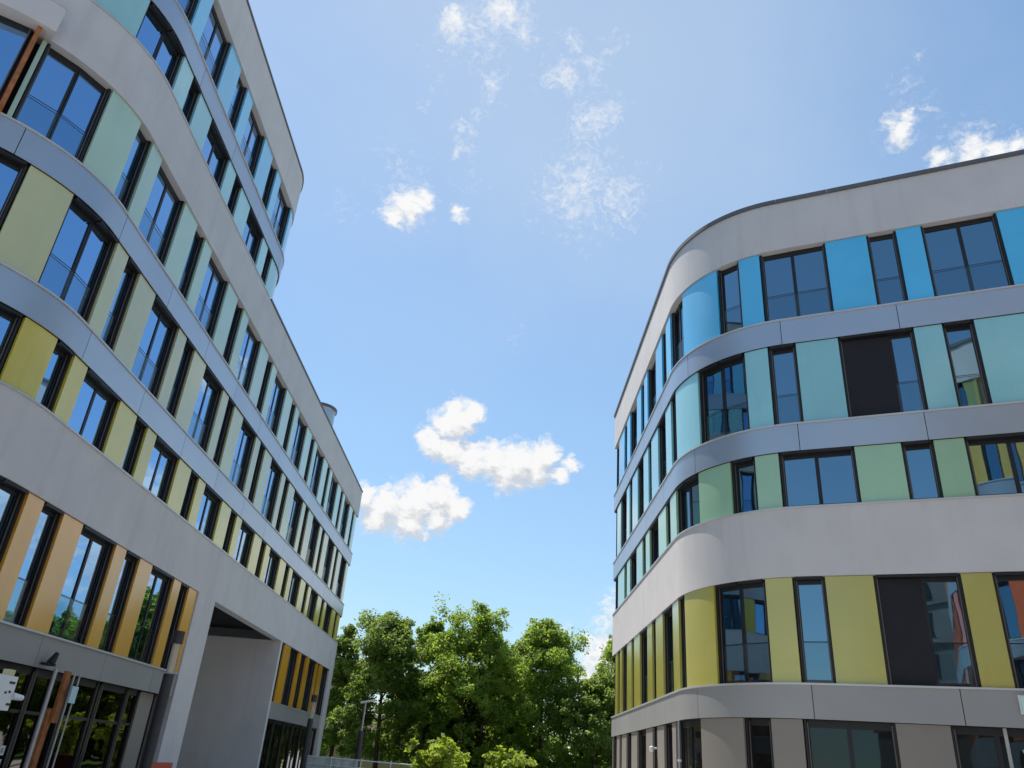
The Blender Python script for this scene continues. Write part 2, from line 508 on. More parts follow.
r1 = [(-.3, .48), (2.2, 4.12), (4.8, 5.72), (6.71, 8.66), (9.33, 10.28), (11.21, 13.03), (13.66, 14.42)]
row(P_low, LB, 'gold_panel', r1, ZL['B1t'], ZL['W2b'], -3.5, 15.22, True, **lowkw)
# plaster frame round the passage and the far gold windows
mb = MB(); strip(mb, P_low, 15.24, PA0, 0, ZL['W2b'], -.002, -.55); mb.build('pillar', 'plaster', LB)
mb = MB(); strip(mb, P_low, 39.75, END, 0, ZL['W2b'], -.002, -.40); mb.build('pier', 'plaster', LB)
mb = MB()
p0, n0 = P_low.at(PA0, -.55); p1, n1 = P_low.at(PA1, -.003)
fr = (P_low.at(PA1, 0)[0], Vector((daL.x, daL.y)), n1)
mb.lbox(fr, 0, .30, -14.5, -.003, 0, ZL['W2b']-.003)
mb.build('passage_wall', 'plaster', LB); mb = MB()
fr2 = (P_low.at(PA0, 0)[0], Vector((daL.x, daL.y)), n0)
mb.lbox(fr2, -.4, -.002, -14.5, -.56, 0, ZL['W2b']-.003)
mb.build('passage_wall', 'plaster', LB)
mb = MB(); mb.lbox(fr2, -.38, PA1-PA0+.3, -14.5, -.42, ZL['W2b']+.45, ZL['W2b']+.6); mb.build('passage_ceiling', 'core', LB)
row(P_low, LB, 'gold_panel', [(27.46, 28.12), (29.42, 31.22), (31.95, 33.12), (34.02, 35.88), (36.4, 36.82), (37.86, 39.72)],
    ZL['B1t'], ZL['W2b'], 27.46, 39.75, False, recess=.34, glass='mirror_glass')
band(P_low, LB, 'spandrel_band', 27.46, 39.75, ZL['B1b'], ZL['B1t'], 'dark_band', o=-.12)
sill(P_low, LB, 27.46, 39.75, ZL['B1t'], o=-.09)
# ground floor shopfront
q = -3.5
while q < 14.0:
    e = min(q+1.75, 13.1)
    if e-q > .6: window(P_low, LB, q, e, .1, ZL['B1b'], double=False, glass='shop_mirror', recess=.34, reveal=.2, lining=False)
    q = e
    if q >= 13.1: break
panel(P_low, LB, 'grey_panel', 13.1, 14.25, .1, ZL['B1b'], o=-.25, back=-.45)
window(P_low, LB, 14.25, 15.2, .1, ZL['B1b'], double=False, glass='shop_mirror', recess=.34, reveal=.2, lining=False)
q = 27.5
while q < 39.5:
    window(P_low, LB, q, q+2.03, .1, ZL['B1b'], glass='shop_mirror', recess=.34, reveal=.2, lining=False); q += 2.04
for q in (7.9, 10.3, 12.2):
    mb = MB(); fr, L = frame_of(P_low, q-.05, q+.05, -.42); mb.lbox(fr, 0, L, .10, .19, .1, ZL['B1b']-.01); mb.build('mullion', 'steel_dark', LB, smooth=False)
# transom of the shopfront
mb = MB(); strip(mb, P_low, 6.5, 13.05, 2.05, 2.12, -.24, -.31); mb.build('transom', 'steel_dark', LB)
# projecting bay over the near corner
bay_z0, bay_z1 = 16.86, 17.65
mb = MB(); strip(mb, P_low, L0, .30, bay_z0, bay_z1, .42, .01); mb.build('bay', 'plaster', LB)
mb = MB(); strip(mb, P_low, L0, .31, bay_z1, bay_z1+.03, .44, .01); mb.build('bay_flashing', 'sill', LB)
mb = MB(); strip(mb, P_low, -.04, .05, ZL['t43']+.05, bay_z0-.003, .30, -.2); mb.build('fin', 'timber', LB)
window(P_low, LB, -3.0, -.05, ZL['t43']+.05, bay_z0-.003, recess=.0, reveal=0, lining=False, glass='mirror_glass')

# roof drum behind the lower parapet
c = (-11.55, 43.2)
T = thing('roof_drum', 'round grey vent drum on the lower flat roof of the building with the passage', 'vent', (c[0], c[1], ZL['W5t']-.25))
mb = MB(); mb.lathe((c[0], c[1], ZL['W5t']-.25), [(.95, 0), (.95, 1.75), (.98, 1.8)], 32); mb.build('drum', 'metal_band', T)
mb = MB(); mb.lathe((c[0], c[1], ZL['W5t']+1.552), [(1.05, 0), (1.05, .16), (.95, .2)], 32); mb.build('rim', 'coping', T)

# ------------------------------------------------------------------ RIGHT BUILDING
CR = Vector((5.53328, 21.13754)); daR = Vector((.0074766, .999972)); dbR = Vector((.902986, -.42967))
rR = 4.43917
P_r = Path([CR+daR*(16.3-2.5173+2.82707), CR, CR+dbR*17.2], [rR], 1)
ZR = {k: v+CAM_Z for k, v in dict(Pt=17.226, Pb=15.404, t43=12.769, b43=11.955, t32=9.309, b32=8.515, Wt=6.851, Wb=5.012, G1t=2.349, G1b=1.575).items()}
RB = thing('office_building', 'lower round cornered office building with bright blue panels on top and yellow ones below', 'building', (CR.x, CR.y, 0))
A, B = -16.3, P_r.s1
seamsR = [-14.9, -11.4, -7.9, -4.4, -1.05, 2.42, 5.62, 8.9, 12.2]
band(P_r, RB, 'parapet', A, B, ZR['Pb'], ZR['Pt'], 'plaster')
band(P_r, RB, 'spandrel_band', A, B, ZR['b43'], ZR['t43'], 'metal_band', seamsR)
band(P_r, RB, 'spandrel_band', A, B, ZR['b32'], ZR['t32'], 'metal_band', [q+.2 for q in seamsR])
band(P_r, RB, 'plaster_band', A, B, ZR['Wb'], ZR['Wt'], 'plaster')
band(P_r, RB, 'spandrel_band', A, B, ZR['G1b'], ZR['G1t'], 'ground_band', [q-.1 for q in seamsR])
for k in ('t43', 't32', 'Wt', 'G1t'): sill(P_r, RB, A, B, ZR[k])
coping(P_r, RB, A-.04, B, ZR['Pt'], .14, .06)
mb = MB(); strip(mb, P_r, A+.4, B, 0, ZR['Pt']-.2, -.365, -.7); mb.build('core_wall', 'core', RB)
pf = P_r.at(A, 0)[0]; pe = P_r.at(B, 0)[0]
cover(RB, 'roof', outline(P_r, A, B, -.39)+[(pe.x+6, pe.y+14), (pf.x+14, pf.y-.4)], ZR['Pt']-.45, ZR['Pt']-.25, 'roof')
mb = MB(); mb.box(pf.x+.40, pf.x+14, pf.y-.35, pf.y, 0, ZR['Pt']); mb.build('end_wall', 'plaster', RB)
def left_ws(lst): return [w for w in lst]
w4 = [(-16.25, -15.0), (-13.3, -12.5), (-11.6, -9.8), (-8.75, -8.0), (-7.25, -5.45), (-4.25, -3.5), (-2.72, -1.35),
      (.45, 1.27), (1.97, 3.96), (5.15, 5.96), (6.64, 8.59), (9.8, 10.6), (11.3, 13.2)]
w3 = [(-16.25, -15.45), (-14.3, -12.55), (-11.75, -11.0), (-9.65, -8.25), (-7.2, -6.55), (-5.25, -3.85), (-2.95, -2.2), (-.61, 1.25),
      (1.98, 2.79), (3.97, 5.95, dict(screens=(0,), split=5.32)), (6.67, 7.44), (9.0, 10.9), (11.6, 12.4)]
w2 = [(-16.25, -15.0), (-13.15, -12.45), (-11.6, -9.95), (-8.6, -7.9), (-7.1, -5.4), (-4.1, -3.4), (-2.5, -.78),
      (.54, 1.33), (2.02, 4.0), (5.16, 5.92), (6.64, 8.6), (9.8, 10.6), (11.3, 13.2)]
w1 = [(-16.25, -15.6), (-14.95, -14.3), (-13.7, -12.35), (-11.2, -10.6), (-9.3, -7.75), (-6.8, -6.15), (-4.95, -3.4), (-2.55, -1.9), (-.31, 1.36),
      (2.09, 2.89), (4.04, 5.97, dict(screens=(0,), split=5.1)), (6.64, 8.5), (9.2, 10.0), (11.2, 13.1)]
w0 = [(-16.2, -15.0), (-14.2, -13.6), (-12.4, -11.2), (-9.9, -8.1), (-6.9, -6.1), (-5.0, -3.8), (-3.3, -1.13), (.48, 1.24), (2.03, 4.07), (5.21, 7.0), (7.1, 8.9), (9.9, 11.5)]
rk = dict(recess=.30)
row(P_r, RB, 'blue_panel', w4, ZR['t43'], ZR['Pb'], A, B, True, lining=False, **rk)
row(P_r, RB, 'teal_panel', w3, ZR['t32'], ZR['b43'], A, B, True, **rk)
row(P_r, RB, 'green_panel', w2, ZR['Wt'], ZR['b32'], A, B, False, **rk)
row(P_r, RB, 'yellow_panel', w1, ZR['G1t'], ZR['Wb'], A, B, True, **rk)
row(P_r, RB, 'grey_panel', w0, .05, ZR['G1b'], A, B, False, glass='shop_glass', lining=False, **rk)
# downpipe and white dome camera on the shady ground floor
def on_face(P, q, o): p = P.at(q, o)[0]; return p

# ------------------------------------------------------------------ BUILDING BESIDE THE CAMERA (seen in the right-hand windows)
C3 = Vector((5.5, 2.68))
P_3 = Path([C3+Vector((.1, -14)), C3, C3+Vector((.94, -.34)).normalized()*16], [4.2], 1)
P_3 = Path([C3+Vector((.94, -.34)).normalized()*18, C3, C3+Vector((-.36, -.93)).normalized()*14], [4.2], 1)
TB = thing('office_building', 'office building with orange and red panels, seen as a reflection in the right edge windows', 'building', (C3.x, C3.y, 0))
z3 = [(20.1, 22.0, 'parapet', 'plaster'), (17.2, 17.9, 'spandrel_band', 'metal_band'), (13.9, 14.7, 'spandrel_band', 'metal_band'),
      (10.5, 11.3, 'spandrel_band', 'metal_band'), (7.2, 8.0, 'spandrel_band', 'metal_band'), (3.2, 4.3, 'spandrel_band', 'metal_band')]
for zb, zt, nm, mt in z3: band(P_3, TB, nm, P_3.s0, P_3.s1, zb, zt, mt)
coping(P_3, TB, P_3.s0, P_3.s1, 22.0, .14, .06)
for zt in (17.9, 14.7, 11.3, 8.0): sill(P_3, TB, P_3.s0, P_3.s1, zt)
mb = MB(); strip(mb, P_3, P_3.s0, P_3.s1, 0, 21.8, -.365, -.7); mb.build('core_wall', 'core', TB)
e0 = P_3.at(P_3.s0, 0)[0]; e1 = P_3.at(P_3.s1, 0)[0]
cover(TB, 'roof', outline(P_3, P_3.s0, P_3.s1, -.39)+[(e1.x+10, e1.y-3), (e0.x+2, e0.y-8)], 21.5, 21.7, 'roof')
for nm, zb, zt, d0, od in (('yellow_panel', 17.9, 20.1, -1.2, 'A'), ('amber_panel', 14.7, 17.2, -.3, 'B'), ('orange_panel', 11.3, 13.9, -1.6, 'A'),
                           ('red_panel', 8.0, 10.5, -.2, 'B'), ('red_panel', 4.3, 7.2, -1.4, 'A')):
    row(P_3, TB, nm, doubles(d0, od, P_3.s0+.4, P_3.s1-.4)[:], zb, zt, P_3.s0, P_3.s1, False, recess=.3)

# grey block far behind the camera, mirrored in the big dark window
G = thing('apartment_block', 'plain grey apartment block mirrored in the dark yellow storey window on the right', 'building', (-9, -34, 0))
mb = MB(); mb.box(-16, 2.5, -44, -34, 0, 21); mb.build('wall', 'concrete', G)
for i in range(5):
    for j in range(6):
        mb = MB(); x = -14.5+i*3.5; z = 1.2+j*3.3
        mb.box(x, x+1.7, -33.99, -33.9, z, z+1.9); w = mb.build('window', 'frame', G, smooth=False)
        mb = MB(); mb.box(x+.1, x+1.6, -33.895, -33.88, z+.1, z+1.8); mb.build('pane', 'screen', w, smooth=False)
for j in range(6):
    mb = MB(); mb.box(-16.2, 2.7, -33.98, -33.7, .6+j*3.3, .9+j*3.3); mb.build('ledge', 'concrete', G)

# ------------------------------------------------------------------ trees
def leaf_mesh(name, centres, radii, counts, size, mat, parent, flat=.5):
    C = np.repeat(np.array(centres), counts, axis=0); Rr = np.repeat(np.array(radii), counts)
    n = len(C)
    d = rng.normal(size=(n, 3)); d /= np.linalg.norm(d, axis=1)[:, None]
    rad = rng.random(n)**.45
    pos = C+d*(Rr*rad)[:, None]*np.array([1, 1, .75])
    nrm = rng.normal(size=(n, 3)); nrm[:, 2] = np.abs(nrm[:, 2])*.8+flat; nrm /= np.linalg.norm(nrm, axis=1)[:, None]
    t = np.cross(nrm, rng.normal(size=(n, 3))); t /= np.linalg.norm(t, axis=1)[:, None]
    b = np.cross(nrm, t)
    sz = size*(.6+.8*rng.random(n))[:, None]
    V = np.stack([pos-t*sz*.5, pos+b*sz*.32+t*sz*.05, pos+t*sz*.55-nrm*sz*.12, pos-b*sz*.32+t*sz*.05], 1).reshape(-1, 3)
    Fc = np.arange(n*4).reshape(n, 4)
    me = bpy.data.meshes.new(name)
    me.from_pydata(V.tolist(), [], Fc.tolist())
    at = me.attributes.new('tint', 'FLOAT', 'FACE')
    ct = np.repeat(rng.random(len(counts)), counts)
    at.data.foreach_set('value', np.clip(.65*ct+.35*rng.random(n), 0, 1).astype(np.float32))
    me.materials.append(MAT[mat]); me.update()
    o = bpy.data.objects.new(name, me); COL.objects.link(o); o.parent = parent
    o.matrix_parent_inverse = parent.matrix_basis.inverted()
    return o

def tree(x, y, h, w, label, mat, seed, trunk_h=.28, dens=1.0, open_=0., ivy=False, point=False, size=.185, lean=0, bottom=.15, name='tree', group='trees beyond the gap between the buildings'):
    rd = random.Random(seed)
    T = thing(name, label, 'tree', (x, y, 0), group)
    mb = MB(); tips = []
    def limb(p, d, l, r, depth):
        n = 3
        for k in range(n):
            q = p+d*l/n
            mb.tube(p, q, r, r*.82, 7, cap=False); r *= .82
            p = q
            d = (d+Vector((rd.gauss(0, .13), rd.gauss(0, .13), rd.gauss(.04, .08)))).normalized()
            if depth < 3 and (k > 0 or depth > 0):
                for _ in range(2 if depth < 2 else 1):
                    e = (d*.55+Vector((rd.gauss(0, .6), rd.gauss(0, .6), rd.gauss(.15, .3)))).normalized()
                    limb(p, e, l*rd.uniform(.5, .75), r*.6, depth+1)
        tips.append(p)
    stems = 1 if not open_ else 2
    for sdx in range(stems):
        p = Vector((x+(sdx-.5)*.9*(stems-1), y, 0)); d = Vector((lean+.06*(sdx*2-1)*(stems-1), 0, 1)).normalized()
        r = h*.019
        for k in range(7):
            q = p+d*(h*.84/7)
            mb.tube(p, q, r, r*.84, 9, cap=False); r *= .84; p = q
            d = (d+Vector((rd.gauss(0, .05), rd.gauss(0, .05), .08))).normalized()
            if p.z > trunk_h*h:
                for _ in range(2):
                    a = rd.uniform(0, 2*math.pi)
                    e = Vector((math.cos(a), math.sin(a), rd.uniform(.15, .9))).normalized()
                    limb(p, e, w*rd.uniform(.20, .34)*(1.15-.45*p.z/h), r*.55, 1)
        tips.append(p)
    mb.build('trunk', 'bark', T)
    cs, rs, ns = [], [], []
    for t in tips:
        if t.z < bottom*h or rd.random() < open_*.6: continue
        rr = rd.uniform(.5, 1.0)*w/9
        cs.append((t.x, t.y, t.z)); rs.append(rr); ns.append(int(46*dens*rd.uniform(.5, 1.3)))
    # leafy boughs in an uneven shell round the limbs, with hollows between them
    m = int(150*dens*(1-open_*.7))
    for _ in range(m):
        u = rd.random(); z = h*(bottom+(1.0-bottom)*u)
        env = w/2*(math.sin(math.pi*min(1, (.16+.84*u)))**.6*(.8 if u > .8 else 1) if not point else min(1, .75+1.5*u)*(1-u**1.6)**.8+.03)
        a = rd.uniform(0, 2*math.pi); rr = env*math.sqrt(rd.uniform(.3, 1))
        rr *= 1+.24*math.sin(a*3+seed+z*1.1)
        big = rd.uniform(.32, .85)*w/6.5
        cs.append((x+rr*math.cos(a)+lean*z, y+rr*math.sin(a), z)); rs.append(big); ns.append(int(360*big*big*rd.uniform(.7, 1.25)))
        for _k in range(3):
            e = Vector((rd.gauss(0, 1), rd.gauss(0, 1), rd.gauss(.3, .8))).normalized()*big*rd.uniform(.8, 1.2)
            cs.append((x+rr*math.cos(a)+lean*z+e.x, y+rr*math.sin(a)+e.y, z+e.z)); rs.append(big*.45); ns.append(int(110*big*big*rd.uniform(.6, 1.3)))
    leaf_mesh('crown', cs, rs, ns, size, mat, T)
    if ivy:
        cs = [(x+rd.gauss(0, .28), y+rd.gauss(0, .28), rd.uniform(.3, h*.66)) for _ in range(90)]
        leaf_mesh('ivy', cs, [.5]*90, [48]*90, .24, 'leaf_ivy', T)
    return T

TREES = [
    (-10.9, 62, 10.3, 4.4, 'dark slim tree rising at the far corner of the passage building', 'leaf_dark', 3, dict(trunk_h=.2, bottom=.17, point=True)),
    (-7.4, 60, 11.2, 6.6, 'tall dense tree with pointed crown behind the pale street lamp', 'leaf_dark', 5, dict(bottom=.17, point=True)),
    (-4.6, 63, 11.3, 6.4, 'bright green leafy tree left of the open twin trunk tree', 'leaf_mid', 8, dict(bottom=.15)),
    (-.9, 58, 11.9, 6.6, 'tallest tree with two ivy covered trunks and sky showing through', 'leaf_mid', 13, dict(open_=.5, ivy=True, bottom=.1)),
    (3.9, 60, 11.5, 7.4, 'broad rounded green tree right of the tallest one', 'leaf_mid', 21, dict(bottom=.08)),
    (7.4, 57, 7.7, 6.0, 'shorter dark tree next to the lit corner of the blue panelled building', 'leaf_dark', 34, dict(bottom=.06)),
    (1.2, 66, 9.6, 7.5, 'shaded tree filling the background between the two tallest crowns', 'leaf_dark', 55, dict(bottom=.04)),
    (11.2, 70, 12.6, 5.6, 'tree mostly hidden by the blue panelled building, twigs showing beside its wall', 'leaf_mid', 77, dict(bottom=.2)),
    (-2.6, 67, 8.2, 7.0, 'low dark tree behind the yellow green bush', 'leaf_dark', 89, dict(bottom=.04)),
]
for x, y, h, w, lab, mat, sd, kw in TREES: tree(x, y, h, w, lab, mat, sd, **kw)
for k, (x, y, h, w) in enumerate(((17, 78, 12, 8), (26, 84, 13, 9), (36, 88, 12, 9), (46, 92, 14, 10))):
    tree(x, y, h, w, 'tree mirrored in the windows of the gold panelled storey', 'leaf_mid', 101+k, dens=.6, size=.5,
         group='trees mirrored in the gold storey windows')
def bush(x, y, h, w, label, seed):
    rd = random.Random(seed)
    T = thing('bush', label, 'bush', (x, y, 0), 'lime green bushes in front of the trees')
    mb = MB(); cs, rs, ns = [], [], []
    for k in range(16):
        a = rd.uniform(0, 6.28); e = Vector((math.cos(a)*rd.uniform(.1, .5), math.sin(a)*rd.uniform(.1, .5), 1)).normalized()
        l = h*rd.uniform(.65, 1.0); p = Vector((x, y, 0)); mb.tube(p, p+e*l, .03, .01, 6)
        for t in (.35, .55, .75, .9, 1.0):
            c = p+e*l*t
            cs.append((c.x+rd.gauss(0, .15)*w, c.y+rd.gauss(0, .15)*w, c.z)); rs.append(rd.uniform(.22, .42)); ns.append(24)
    mb.build('stem', 'bark', T)
    leaf_mesh('foliage', cs, rs, ns, .26, 'leaf_lime', T)
bush(-2.6, 44.5, 2.9, 2.0, 'lime green bush at the right end of the netted fence', 4)
bush(1.5, 45.5, 2.75, 2.2, 'lime green bush below the tallest tree', 9)
bush(-1.6, 47, 2.2, 1.4, 'small lime green bush between the two larger ones', 12)

U = thing('undergrowth', 'dark undergrowth closing the gaps below the trees', 'undergrowth', (4, 72, 0))
U['kind'] = 'stuff'
cs = [(rng.uniform(-4, 16), 72+rng.uniform(-2, 2), rng.uniform(.2, 4.2)) for _ in range(260)]
leaf_mesh('foliage', cs, [.8]*260, [60]*260, .36, 'leaf_dark', U)

# ------------------------------------------------------------------ house behind the trees
H = thing('house', 'yellow house with brown roof half hidden under the left trees', 'house', (-11, 84, 0))
mb = MB(); mb.box(-18, -6.5, 82, 90, 0, 3.8); mb.build('wall', 'house_wall', H)
mb = MB(); mb.v = [(-18.6, 81.4, 3.8), (-5.9, 81.4, 3.8), (-5.9, 90.6, 3.8), (-18.6, 90.6, 3.8), (-17, 86, 5.6), (-7.5, 86, 5.6)]
mb.f = [(0, 1, 5, 4), (1, 2, 5), (2, 3, 4, 5), (3, 0, 4), (3, 2, 1, 0)]; mb.build('roof', 'tiles', H, smooth=False)
for x in (-16, -12.6, -9.2):
    mb = MB(); mb.box(x, x+1.1, 81.93, 81.997, 1.4, 3.3); w = mb.build('window', 'house_wall', H, smooth=False)
    mb = MB(); mb.box(x+.1, x+1.0, 81.9, 81.925, 1.5, 3.2); mb.build('pane', 'screen', w, smooth=False)

# ------------------------------------------------------------------ fence
FN = thing('fence', 'low site fence hung with pale netting at the edge of the trees', 'fence', (-6, 45, 0))
mb = MB()
for k in range(5): mb.tube((-9.4+k*1.55, 45, 0), (-9.4+k*1.55, 45, 1.62), .03)
mb.build('post', 'white_paint', FN)
mb = MB(); mb.tube((-9.4, 45, 1.55), (-3.0, 45, 1.50), .028); mb.tube((-9.4, 45, 1.2), (-3.0, 45, 1.15), .022); mb.build('rail', 'white_paint', FN)
mb = MB()
for k in range(30):
    x0 = -9.36+k*.1; mb.v += [(x0, 45.04+.03*math.sin(k*1.3), .1), (x0, 45.04+.03*math.sin(k*1.7), 1.5)]
mb.f = [(2*k, 2*k+2, 2*k+3, 2*k+1) for k in range(29)]
mb.build('netting', 'netting', FN)

# ------------------------------------------------------------------ street lamps
def lamp(x, y, h, label):
    T = thing('street_lamp', label, 'street lamp', (x, y, 0), 'column lamps along the passage building')
    mb = MB(); mb.lathe((x, y, 0), [(.17, 0), (.17, .1), (.145, .12), (.145, h-1.16)], 24); mb.build('post', 'post_dark', T)
    mb = MB(); mb.lathe((x, y, h-1.16), [(.10, 0), (.10, .82)], 20); mb.build('lamp_tube', 'lamp_glass', T)
    mb = MB()
    for k in range(3):
        a = k*2.09+.5; mb.tube((x+.13*math.cos(a), y+.13*math.sin(a), h-1.17), (x+.13*math.cos(a), y+.13*math.sin(a), h-.33), .012, k=6)
    mb.build('lamp_rods', 'steel', T)
    mb = MB(); mb.lathe((x, y, h-.34), [(.155, 0), (.155, .34)], 24); mb.build('lamp_cap', 'post_dark', T)
lamp(-8.98, 23.4, 4.56, 'dark column lamp standing before the white passage pillar')
lamp(-9.25, 44.9, 4.48, 'dark column lamp at the far end pier of the passage building')
T = thing('street_lamp', 'slim mast lamp with pale head in front of the left trees', 'street lamp', (-6.95, 48, 0))
mb = MB(); mb.lathe((-6.95, 48, 0), [(.17, 0), (.16, 2.9), (.15, 3.0)], 14); mb.build('base', 'post_dark', T)
mb = MB(); mb.tube((-6.95, 48, 2.98), (-6.93, 48, 4.5), .07, .05); mb.build('mast', 'steel', T)
mb = MB(); mb.quad_box([(-7.2, 47.8, 4.42), (-6.4, 47.8, 4.62), (-6.4, 48.1, 4.62), (-7.2, 48.1, 4.42), (-7.2, 47.8, 4.52), (-6.4, 47.8, 4.70), (-6.4, 48.1, 4.70), (-7.2, 48.1, 4.52)]); mb.build('lamp_head', 'white_paint', T)

# ------------------------------------------------------------------ small things at the foot of the passage building
def post(name, label, cat, x, y, h, r, mat):
    T = thing(name, label, cat, (x, y, 0)); mb = MB(); mb.tube((x, y, 0), (x, y, h), r, k=12); mb.build('pole', mat, T); return T
xo = -9.85
T = thing('pipe_pair', 'pair of thin white pipes with a pale blue tag before the shopfront', 'pipes', (xo, 20.05, 0))
for dy in (-.13, .13):
    mb = MB(); mb.tube((xo, 20.05+dy, 0), (xo, 20.05+dy, 3.02), .02, k=10); mb.build('pipe', 'pipe_grey', T)
mb = MB(); mb.box(xo+.03, xo+.05, 19.9, 20.2, 2.35, 2.72); mb.build('tag', 'label_blue', T)
T = post('prop', 'grey steel prop leaning upright before the dark shopfront', 'prop', -9.85, 19.0, 3.0, .05, 'steel')
mb = MB(); mb.lathe((-9.85, 19.0, 0), [(.14, 0), (.14, .02)], 12); mb.build('foot_plate', 'steel', T)
T = thing('timber_post', 'orange brown timber post in two lengths before the shopfront', 'post', (-10.1, 19.75, 0))
mb = MB(); mb.box(-10.16, -10.06, 19.66, 19.86, 0, 2.2); mb.build('lower_board', 'timber', T)
mb = MB(); mb.box(-10.05, -9.98, 19.78, 20.02, 1.9, 3.03); mb.build('upper_board', 'timber', T)
T = thing('spotlight', 'small black spotlight clamped to the dark band above the shopfront', 'spotlight', (-10.42, 19.8, 3.3))
mb = MB(); mb.box(-10.58, -10.4, 19.62, 20.0, 3.12, 3.17); mb.build('bracket', 'black', T)
mb = MB(); mb.tube((-10.44, 19.8, 3.17), (-10.38, 19.86, 3.42), .11, .05, 10); mb.build('lamp', 'black', T)
T = thing('equipment_box', 'white box with a spout cut off by the left edge of the photo', 'equipment', (-8.0, 13.9, 0))
mb = MB(); mb.box(-8.5, -7.95, 13.3, 14.22, 1.97, 2.5); mb.build('housing', 'white_paint', T)
mb = MB(); mb.tube((-7.95, 14.2, 2.2), (-7.92, 14.46, 2.19), .06, .045, 12); mb.build('spout', 'white_paint', T)
mb = MB(); mb.lathe((-8.15, 13.9, 1.72), [(.08, 0), (.2, .05), (.22, .23)], 16); mb.build('base', 'white_paint', T)
mb = MB(); mb.tube((-8.15, 13.9, 0), (-8.15, 13.9, 1.72), .05); mb.build('pole', 'post_dark', T)
mb = MB()
for yy, zz, ww in ((14.0, 2.38, .16), (13.95, 2.22, .05), (14.06, 2.24, .05), (14.1, 2.05, .12)): mb.box(-7.949, -7.94, yy, yy+ww, zz, zz+.035)
mb.build('marking', 'black', T)
mb = MB(); mb.box(-8.12, -8.0, 14.0, 14.16, 2.501, 2.6); mb.build('beacon', 'cream', T)
for k, (z0, lab) in enumerate(((1.16, 'upper of two small white notices on the dark glass door'), (.88, 'lower of two small white notices on the dark glass door'))):
    T = thing('notice', lab, 'notice', (-10.95, 19.7, z0), 'small white notices on the shop door')
    mb = MB(); p, n = P_low.at(6.62, -.262); mb.lbox((p, daL, n), 0, .22, 0, .01, z0, z0+.2); mb.build('card', 'white_paint', T)
    mb = MB(); mb.lbox((p, daL, n), .06, .16, .011, .014, z0+.05, z0+.15); mb.build('symbol', 'steel', T)
T = thing('barrier', 'red plastic site barrier standing beside the white passage pillar', 'barrier', (-9.4, 25.5, 0))
mb = MB(); mb.box(-9.45, -9.35, 24.3, 26.4, .25, 1.14); mb.build('board', 'red_plastic', T)
for yy in (24.5, 26.1):
    mb = MB(); mb.box(-9.75, -9.05, yy, yy+.12, 0, .12); mb.box(-9.44, -9.36, yy, yy+.12, .12, .25); mb.build('foot', 'red_plastic', T)

# small things on the right building
def rp(q, o): p, n = P_r.at(q, o); return p, n
p, n = rp(6.66, 0)
T = thing('projecting_sign', 'pale green sign box on the band at the right edge of the photo', 'sign', (p.x, p.y, 3.4))
mb = MB(); mb.lbox((p, dbR, n), -.0, .9, .10, .16, 3.58, 3.92); mb.build('face', 'sign_green', T)
mb = MB(); mb.lbox((p, dbR, n), -.03, .93, .02, .10, 3.55, 3.95); mb.build('case', 'white_paint', T)
p, n = rp(6.24, 0)
T = thing('door_post', 'pale upright post in the dark ground floor opening at the right edge', 'post', (p.x, p.y, 0))
mb = MB(); mb.lbox((p, dbR, n), 0, .07, -.2, -.13, 0, ZR['G1b']-.01); mb.build('post', 'pipe_grey', T)
mb = MB(); mb.lbox((p, dbR, n), -.05, .15, -.25, -.05, 0, .02); mb.build('foot_plate', 'steel', T)
p, n = rp(6.52, 0)
T = thing('awning', 'small cream awning with white top at the lower right edge', 'awning', (p.x, p.y, 2.6))
mb = MB(); o_, u_, n_ = p, dbR, n
def lp(a, d, z): return (o_.x+u_.x*a+n_.x*d, o_.y+u_.y*a+n_.y*d, z)
mb.quad_box([lp(0,.55,2.6),lp(1.2,.55,2.6),lp(1.2,0,2.80),lp(0,0,2.80),lp(0,.55,2.64),lp(1.2,.55,2.64),lp(1.2,0,2.84),lp(0,0,2.84)]); mb.build('cover', 'white_paint', T)
mb = MB(); mb.lbox((p, dbR, n), .02, 1.18, .52, .548, 2.2, 2.597); mb.build('valance', 'cream', T)
p, n = rp(-6.3, .05)
T = thing('dome_camera', 'small white dome camera on the ground floor wall of the sunlit side', 'camera', (p.x, p.y, 2.6))
mb = MB(); mb.lathe((p.x-.05, p.y, 2.5), [(.02, 0), (.07, .03), (.085, .09), (.07, .15), (.02, .18)], 16); mb.build('dome', 'white_paint', T)
mb = MB(); mb.tube((p.x-.05, p.y, 2.62), (p.x+.12, p.y, 2.62), .03); mb.build('bracket', 'white_paint', T)
p, n = rp(-2.55, .02)
T = thing('downpipe', 'pale grey downpipe beside the curved ground floor window', 'pipe', (p.x, p.y, 0))
mb = MB(); mb.tube((p.x, p.y, 0), (p.x, p.y, ZR['G1b']-.02), .045); mb.build('pipe', 'steel', T)
mb = MB(); mb.lathe((p.x, p.y, 2.2), [(.06, 0), (.06, .06)], 12); mb.build('collar', 'white_paint', T)

# ------------------------------------------------------------------ ground
def sheet(name, x0, x1, y0, y1, z, mat):
    mb = MB(); mb.v = [(x0, y0, z), (x1, y0, z), (x1, y1, z), (x0, y1, z)]; mb.f = [(0, 1, 2, 3)]
    return tag(mb.build(name, mat, smooth=False), kind='structure')
sheet('ground', -1200, 1200, -1200, 1200, 0, 'ground')
sheet('paving', -30, 22, -30, 50, .004, 'paving')
sheet('lawn', -40, 60, 50.5, 80, .008, 'lawn')

